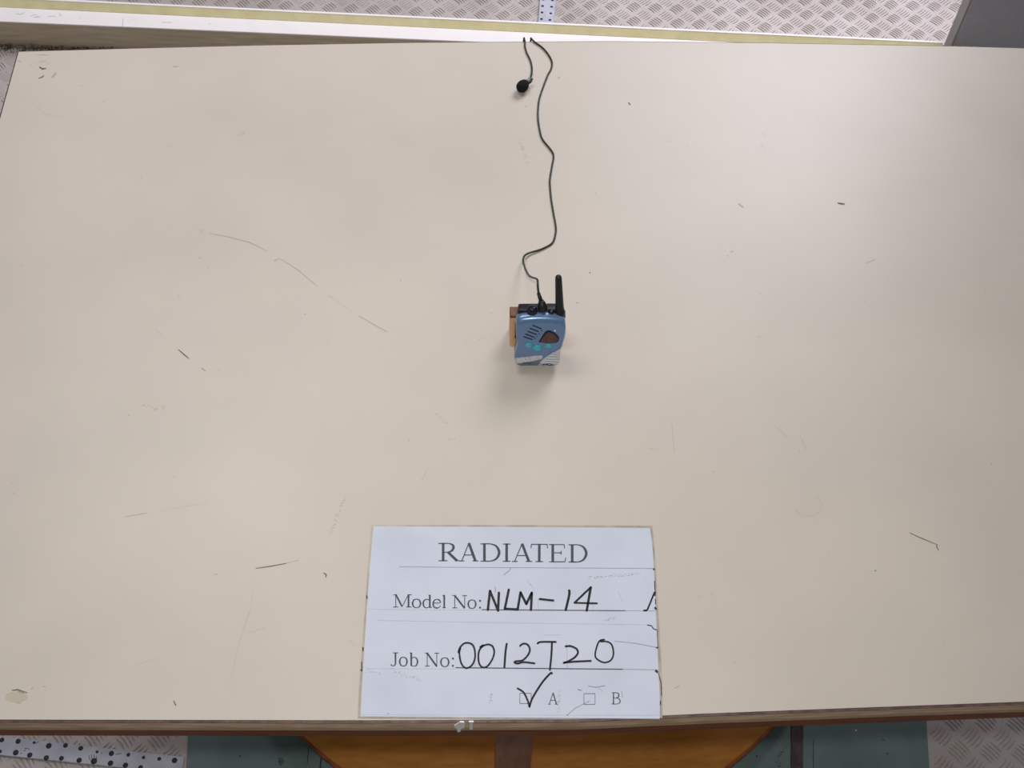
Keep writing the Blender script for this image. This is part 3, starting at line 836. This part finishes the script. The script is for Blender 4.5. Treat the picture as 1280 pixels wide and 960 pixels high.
# display
bz = plate('display', [(.2, 34.0), (2.6, 39.2), (6.8, 47.4), (9.5, 49.8), (13, 49.9), (18.2, 47), (22.8, 41.8), (23.8, 38.8), (22.8, 34.6), (20.6, 32.4), (10, 32.0), (1.2, 33.2)], -.5, 2, M['bezel'], 'dark sloping display window', .3)
plate('screen', [(2.2, 33.8), (4, 38), (8.2, 45.4), (10.8, 47.4), (13.2, 47.4), (17.4, 44.8), (21.2, 40.6), (22.2, 38.0), (21.3, 34.8), (19.6, 33.3), (10, 33.0)], -.65, -.5, M['lcd'], par=bz)
plate('indicator_light', [(18.4 + 1.0 * math.cos(a), 49.6 + 1.1 * math.sin(a)) for a in [2 * math.pi * k / 10 for k in range(10)]], -.6, 1, M['led'], 'small white light')

# speaker slots
for (x0, z0, x1, z1) in [(-6.7, 57.0, 3.0, 52.2), (-10.0, 52.9, -.3, 48.5), (-12.3, 48.8, -2.6, 44.4), (-14.7, 45.1, -5.0, 40.3), (-17.0, 41.4, -7.3, 37.4)]:
    dx, dz = x1 - x0, z1 - z0; L = math.hypot(dx, dz); nx, nz = -dz / L * .75, dx / L * .75; ex, ez = dx / L * .8, dz / L * .8
    plate('speaker_slot', [(x0 + nx, z0 + nz), (x0 - ex, z0 - ez), (x0 - nx, z0 - nz), (x1 - nx, z1 - nz), (x1 + ex, z1 + ez), (x1 + nx, z1 + nz)], -.22, 1, M['slot'])
for x, z in ((3.3, 49.3), (.4, 45.2), (-1.8, 41.2), (-3.6, 38.4)):
    plate('speaker_slot', [(x - .9, z + .3), (x + .4, z + .9), (x + .9, z - .2), (x - .4, z - .8)], -.2, 1, M['slot'])


def button(x, z, rx, rz):
    bm = bmesh.new(); n = 20; rr = []
    for s, y in ((1.1, .5), (1.08, -.3), (1.0, -1.1), (.8, -1.6), (.4, -1.9)):
        rr.append([bm.verts.new(((x + rx * s * math.cos(2 * math.pi * k / n)) * mm, y * mm, (z + rz * s * math.sin(2 * math.pi * k / n)) * mm)) for k in range(n)])
    for a in range(4):
        for k in range(n): bm.faces.new((rr[a][k], rr[a][(k + 1) % n], rr[a + 1][(k + 1) % n], rr[a + 1][k]))
    bm.faces.new(rr[-1]); bm.faces.new(rr[0][::-1])
    return rp(from_bm('button', bm, M['btn'], None, True))


button(-11.2, 29.6, 3.7, 3.4); button(-1.3, 25.2, 5.0, 4.4); button(11.4, 28.0, 3.8, 3.4)

# top: black deck, knob, jack socket, antenna
bm = bmesh.new(); bm_prism(bm, [(-24 * mm, 10.6 * mm), (29 * mm, 10.6 * mm), (29 * mm, 24 * mm), (-23 * mm, 24 * mm)], 60 * mm, 71.6 * mm); bevel(bm, 2 * mm, 3)
rp(from_bm('top_deck', bm, M['black'], None, True))


def zlathe(name, prof, x, y, z, m, n=20, tilt=(0, 0)):
    o = lathe(name, [(r * mm, q * mm) for r, q in prof], m, radio, n)
    o.location = (x * mm, y * mm, z * mm); o.rotation_euler = (tilt[0], tilt[1], 0); return o


kn = zlathe('channel_knob', [(5.6, 0), (5.9, 1), (5.7, 6.0), (5.0, 7.6), (3.2, 8.2), (.3, 8.4)], -7.6, 9.5, 68.0, M['knob'])
zlathe('antenna', [(6.4, -6), (6.4, 1.5), (5.3, 4), (4.7, 9), (4.3, 25), (3.8, 45), (3.7, 47), (3.2, 49.3), (1.6, 50.6), (.2, 51)], 24.2, 11.5, 66.5, M['black'], 20, (0, math.radians(-3.6)))
zlathe('socket_collar', [(3.4, 0), (3.4, 2.5), (2.2, 3.4)], 14.2, 9.0, 68.6, M['knob'])
rp(prism('gap_shade_block', [(5 * mm, 36 * mm), (11 * mm, 36 * mm), (11 * mm, 54 * mm), (5 * mm, 54 * mm)], -27.0 * mm, -25.4 * mm, M['black'], None, 'x', .4 * mm))  # added black block, paints the dark gap between radio and prop

# ------------------------------------------------------------------ wooden prop behind the radio
wp = empty('wooden_prop', (0.066, 0.7916, TZ), 'pale wooden wedge block with brown top propping up the blue radio from behind', 'wood block')
u0, u1 = -.0326, .0305
y0 = .0003
zz = .038
ty = y0 + zz * math.tan(AL)
for name, prof, m in (('wedge_block', [(y0, 0.0002), (ty + .0135, 0.0002), (ty + .0135, zz), (ty, zz)], M['pale_wood']),
                      ('top_slat', [(ty - .0006, zz + .0002), (ty + .0140, zz + .0002), (ty + .0140, zz + .004), (ty + .0004, zz + .004)], M['brown_wood'])):
    prism(name, prof, u0, u1, m, wp, 'x', .0012, 2)

# ------------------------------------------------------------------ earphone with cord
ear = empty('earphone', P(654, 107), 'black earphone and its thin cord plugged into the blue radio', 'earphone')
EO = Vector(ear.location)


def er(o): o.parent = ear; o.matrix_parent_inverse = Matrix.Translation(-EO); return o


rad_m = Matrix.Translation(RO) @ Matrix.Rotation(-AL, 4, 'X')
RL = lambda x, y, z: rad_m @ Vector((x * mm, y * mm, z * mm))
pl0, pl1, pl2, pl3 = RL(4.4, 11, 71.8), RL(3.2, 12, 79), RL(.8, 13, 86), RL(-1.2, 14, 91.5)
er(tube('plug', [RL(4.6, 10.5, 71.9), RL(4.4, 10.5, 72.6), RL(4.0, 10.8, 76), RL(3.2, 11.5, 80), RL(2.6, 12.2, 83)], [.0048, .0056, .0055, .0043, .0028], M['black'], None, 14))
er(tube('strain_relief', [RL(2.7, 12.1, 82), RL(1.2, 13, 86), RL(-.6, 13.8, 92)], [.0024, .0022, .0020], M['black'], None, 10))
cr = .00125


def Q(px, py, h): return P(px, py, TZ + h)


path = [RL(-.4, 13.7, 91), Q(672.3, 358, .100), Q(672.2, 352, .100), Q(670.6, 348.6, .094), Q(664, 346.3, .074), Q(660, 342.8, .056), Q(655.6, 333, .026), Q(654, 323.7, .011), Q(659, 317.3, .004), Q(678, 311, .0016)]
for p in [(690.6, 303.4), (694.4, 292), (694.7, 283), (691.8, 266), (689, 248.7), (687.5, 232), (687.5, 223.7), (690, 208), (692, 195.6), (689, 187.8), (678, 173.7), (674.2, 160), (672.5, 147), (672.8, 134), (675, 120.6), (684, 95.6), (689, 86), (690, 78), (686, 69), (678, 59.5)]:
    path.append(Q(*p, cr + .0002))
e1 = Q(667.5, 51.8, cr + .0003)
e2 = Q(656.2, 52.5, cr + .0003)
fe = P(660, 52).y
path += [e1, Q(664, 48.3, .001)]
q = path[-1]
path += [Vector((q.x - .0005, q.y + .0022, TZ - .006)), Vector((q.x - .004, q.y + .004, TZ - .06)), Vector((q.x - .010, q.y + .006, TZ - .10)),
         Vector((q.x - .013, q.y + .006, TZ - .06)), Vector((q.x - .0105, q.y + .0025, TZ - .006))]
path += [Q(655.2, 48.0, .0012), e2, Q(656.3, 58, cr + .0002), Q(658.5, 66, cr + .0002), Q(662.8, 75, cr + .0002), Q(664.8, 84, cr + .0003), Q(664.6, 92, .003), Q(663, 97.5, .006)]
er(tube('cord', catmull(path, 7), cr, M['cord'], None, 8))


# ear bud
def ellipsoid(name, c, a, r, m, par=None, n=20):
    """a: unit axis, r=(along, across)"""
    a = Vector(a).normalized(); b = a.orthogonal().normalized(); c2 = a.cross(b); vs, fs = [], []
    K = 12
    for i in range(K + 1):
        t = math.pi * i / K; rr = max(math.sin(t), 1e-3) * r[1]; h = -math.cos(t) * r[0]
        rr *= 1 + .12 * math.cos(t)
        for k in range(n):
            an = 2 * math.pi * k / n; vs.append(Vector(c) + a * h + b * rr * math.cos(an) + c2 * rr * math.sin(an))
    for i in range(K):
        for k in range(n):
            k2 = (k + 1) % n; fs.append((i * n + k, i * n + k2, (i + 1) * n + k2, (i + 1) * n + k))
    return mesh(name, vs, fs, m, par, True)


cc = Q(653.6, 107.2, .0083)
aa = (Q(660, 100, .0105) - Q(647, 114, .0083))
er(ellipsoid('foam_bud', cc, aa, (.0102, .0080), M['foam']))
er(tube('stem', [Q(657, 103.5, .010), Q(660.5, 100.5, .0105), Q(662.3, 98, .009)], [.0030, .0024, .0019], M['grey_ring'], None, 10))
er(tube('hook', [Q(660.5, 104.5, .008), Q(663, 102.5, .0085), Q(665.0, 98.6, .009)], [.0012, .0017, .0016], M['black'], None, 10))
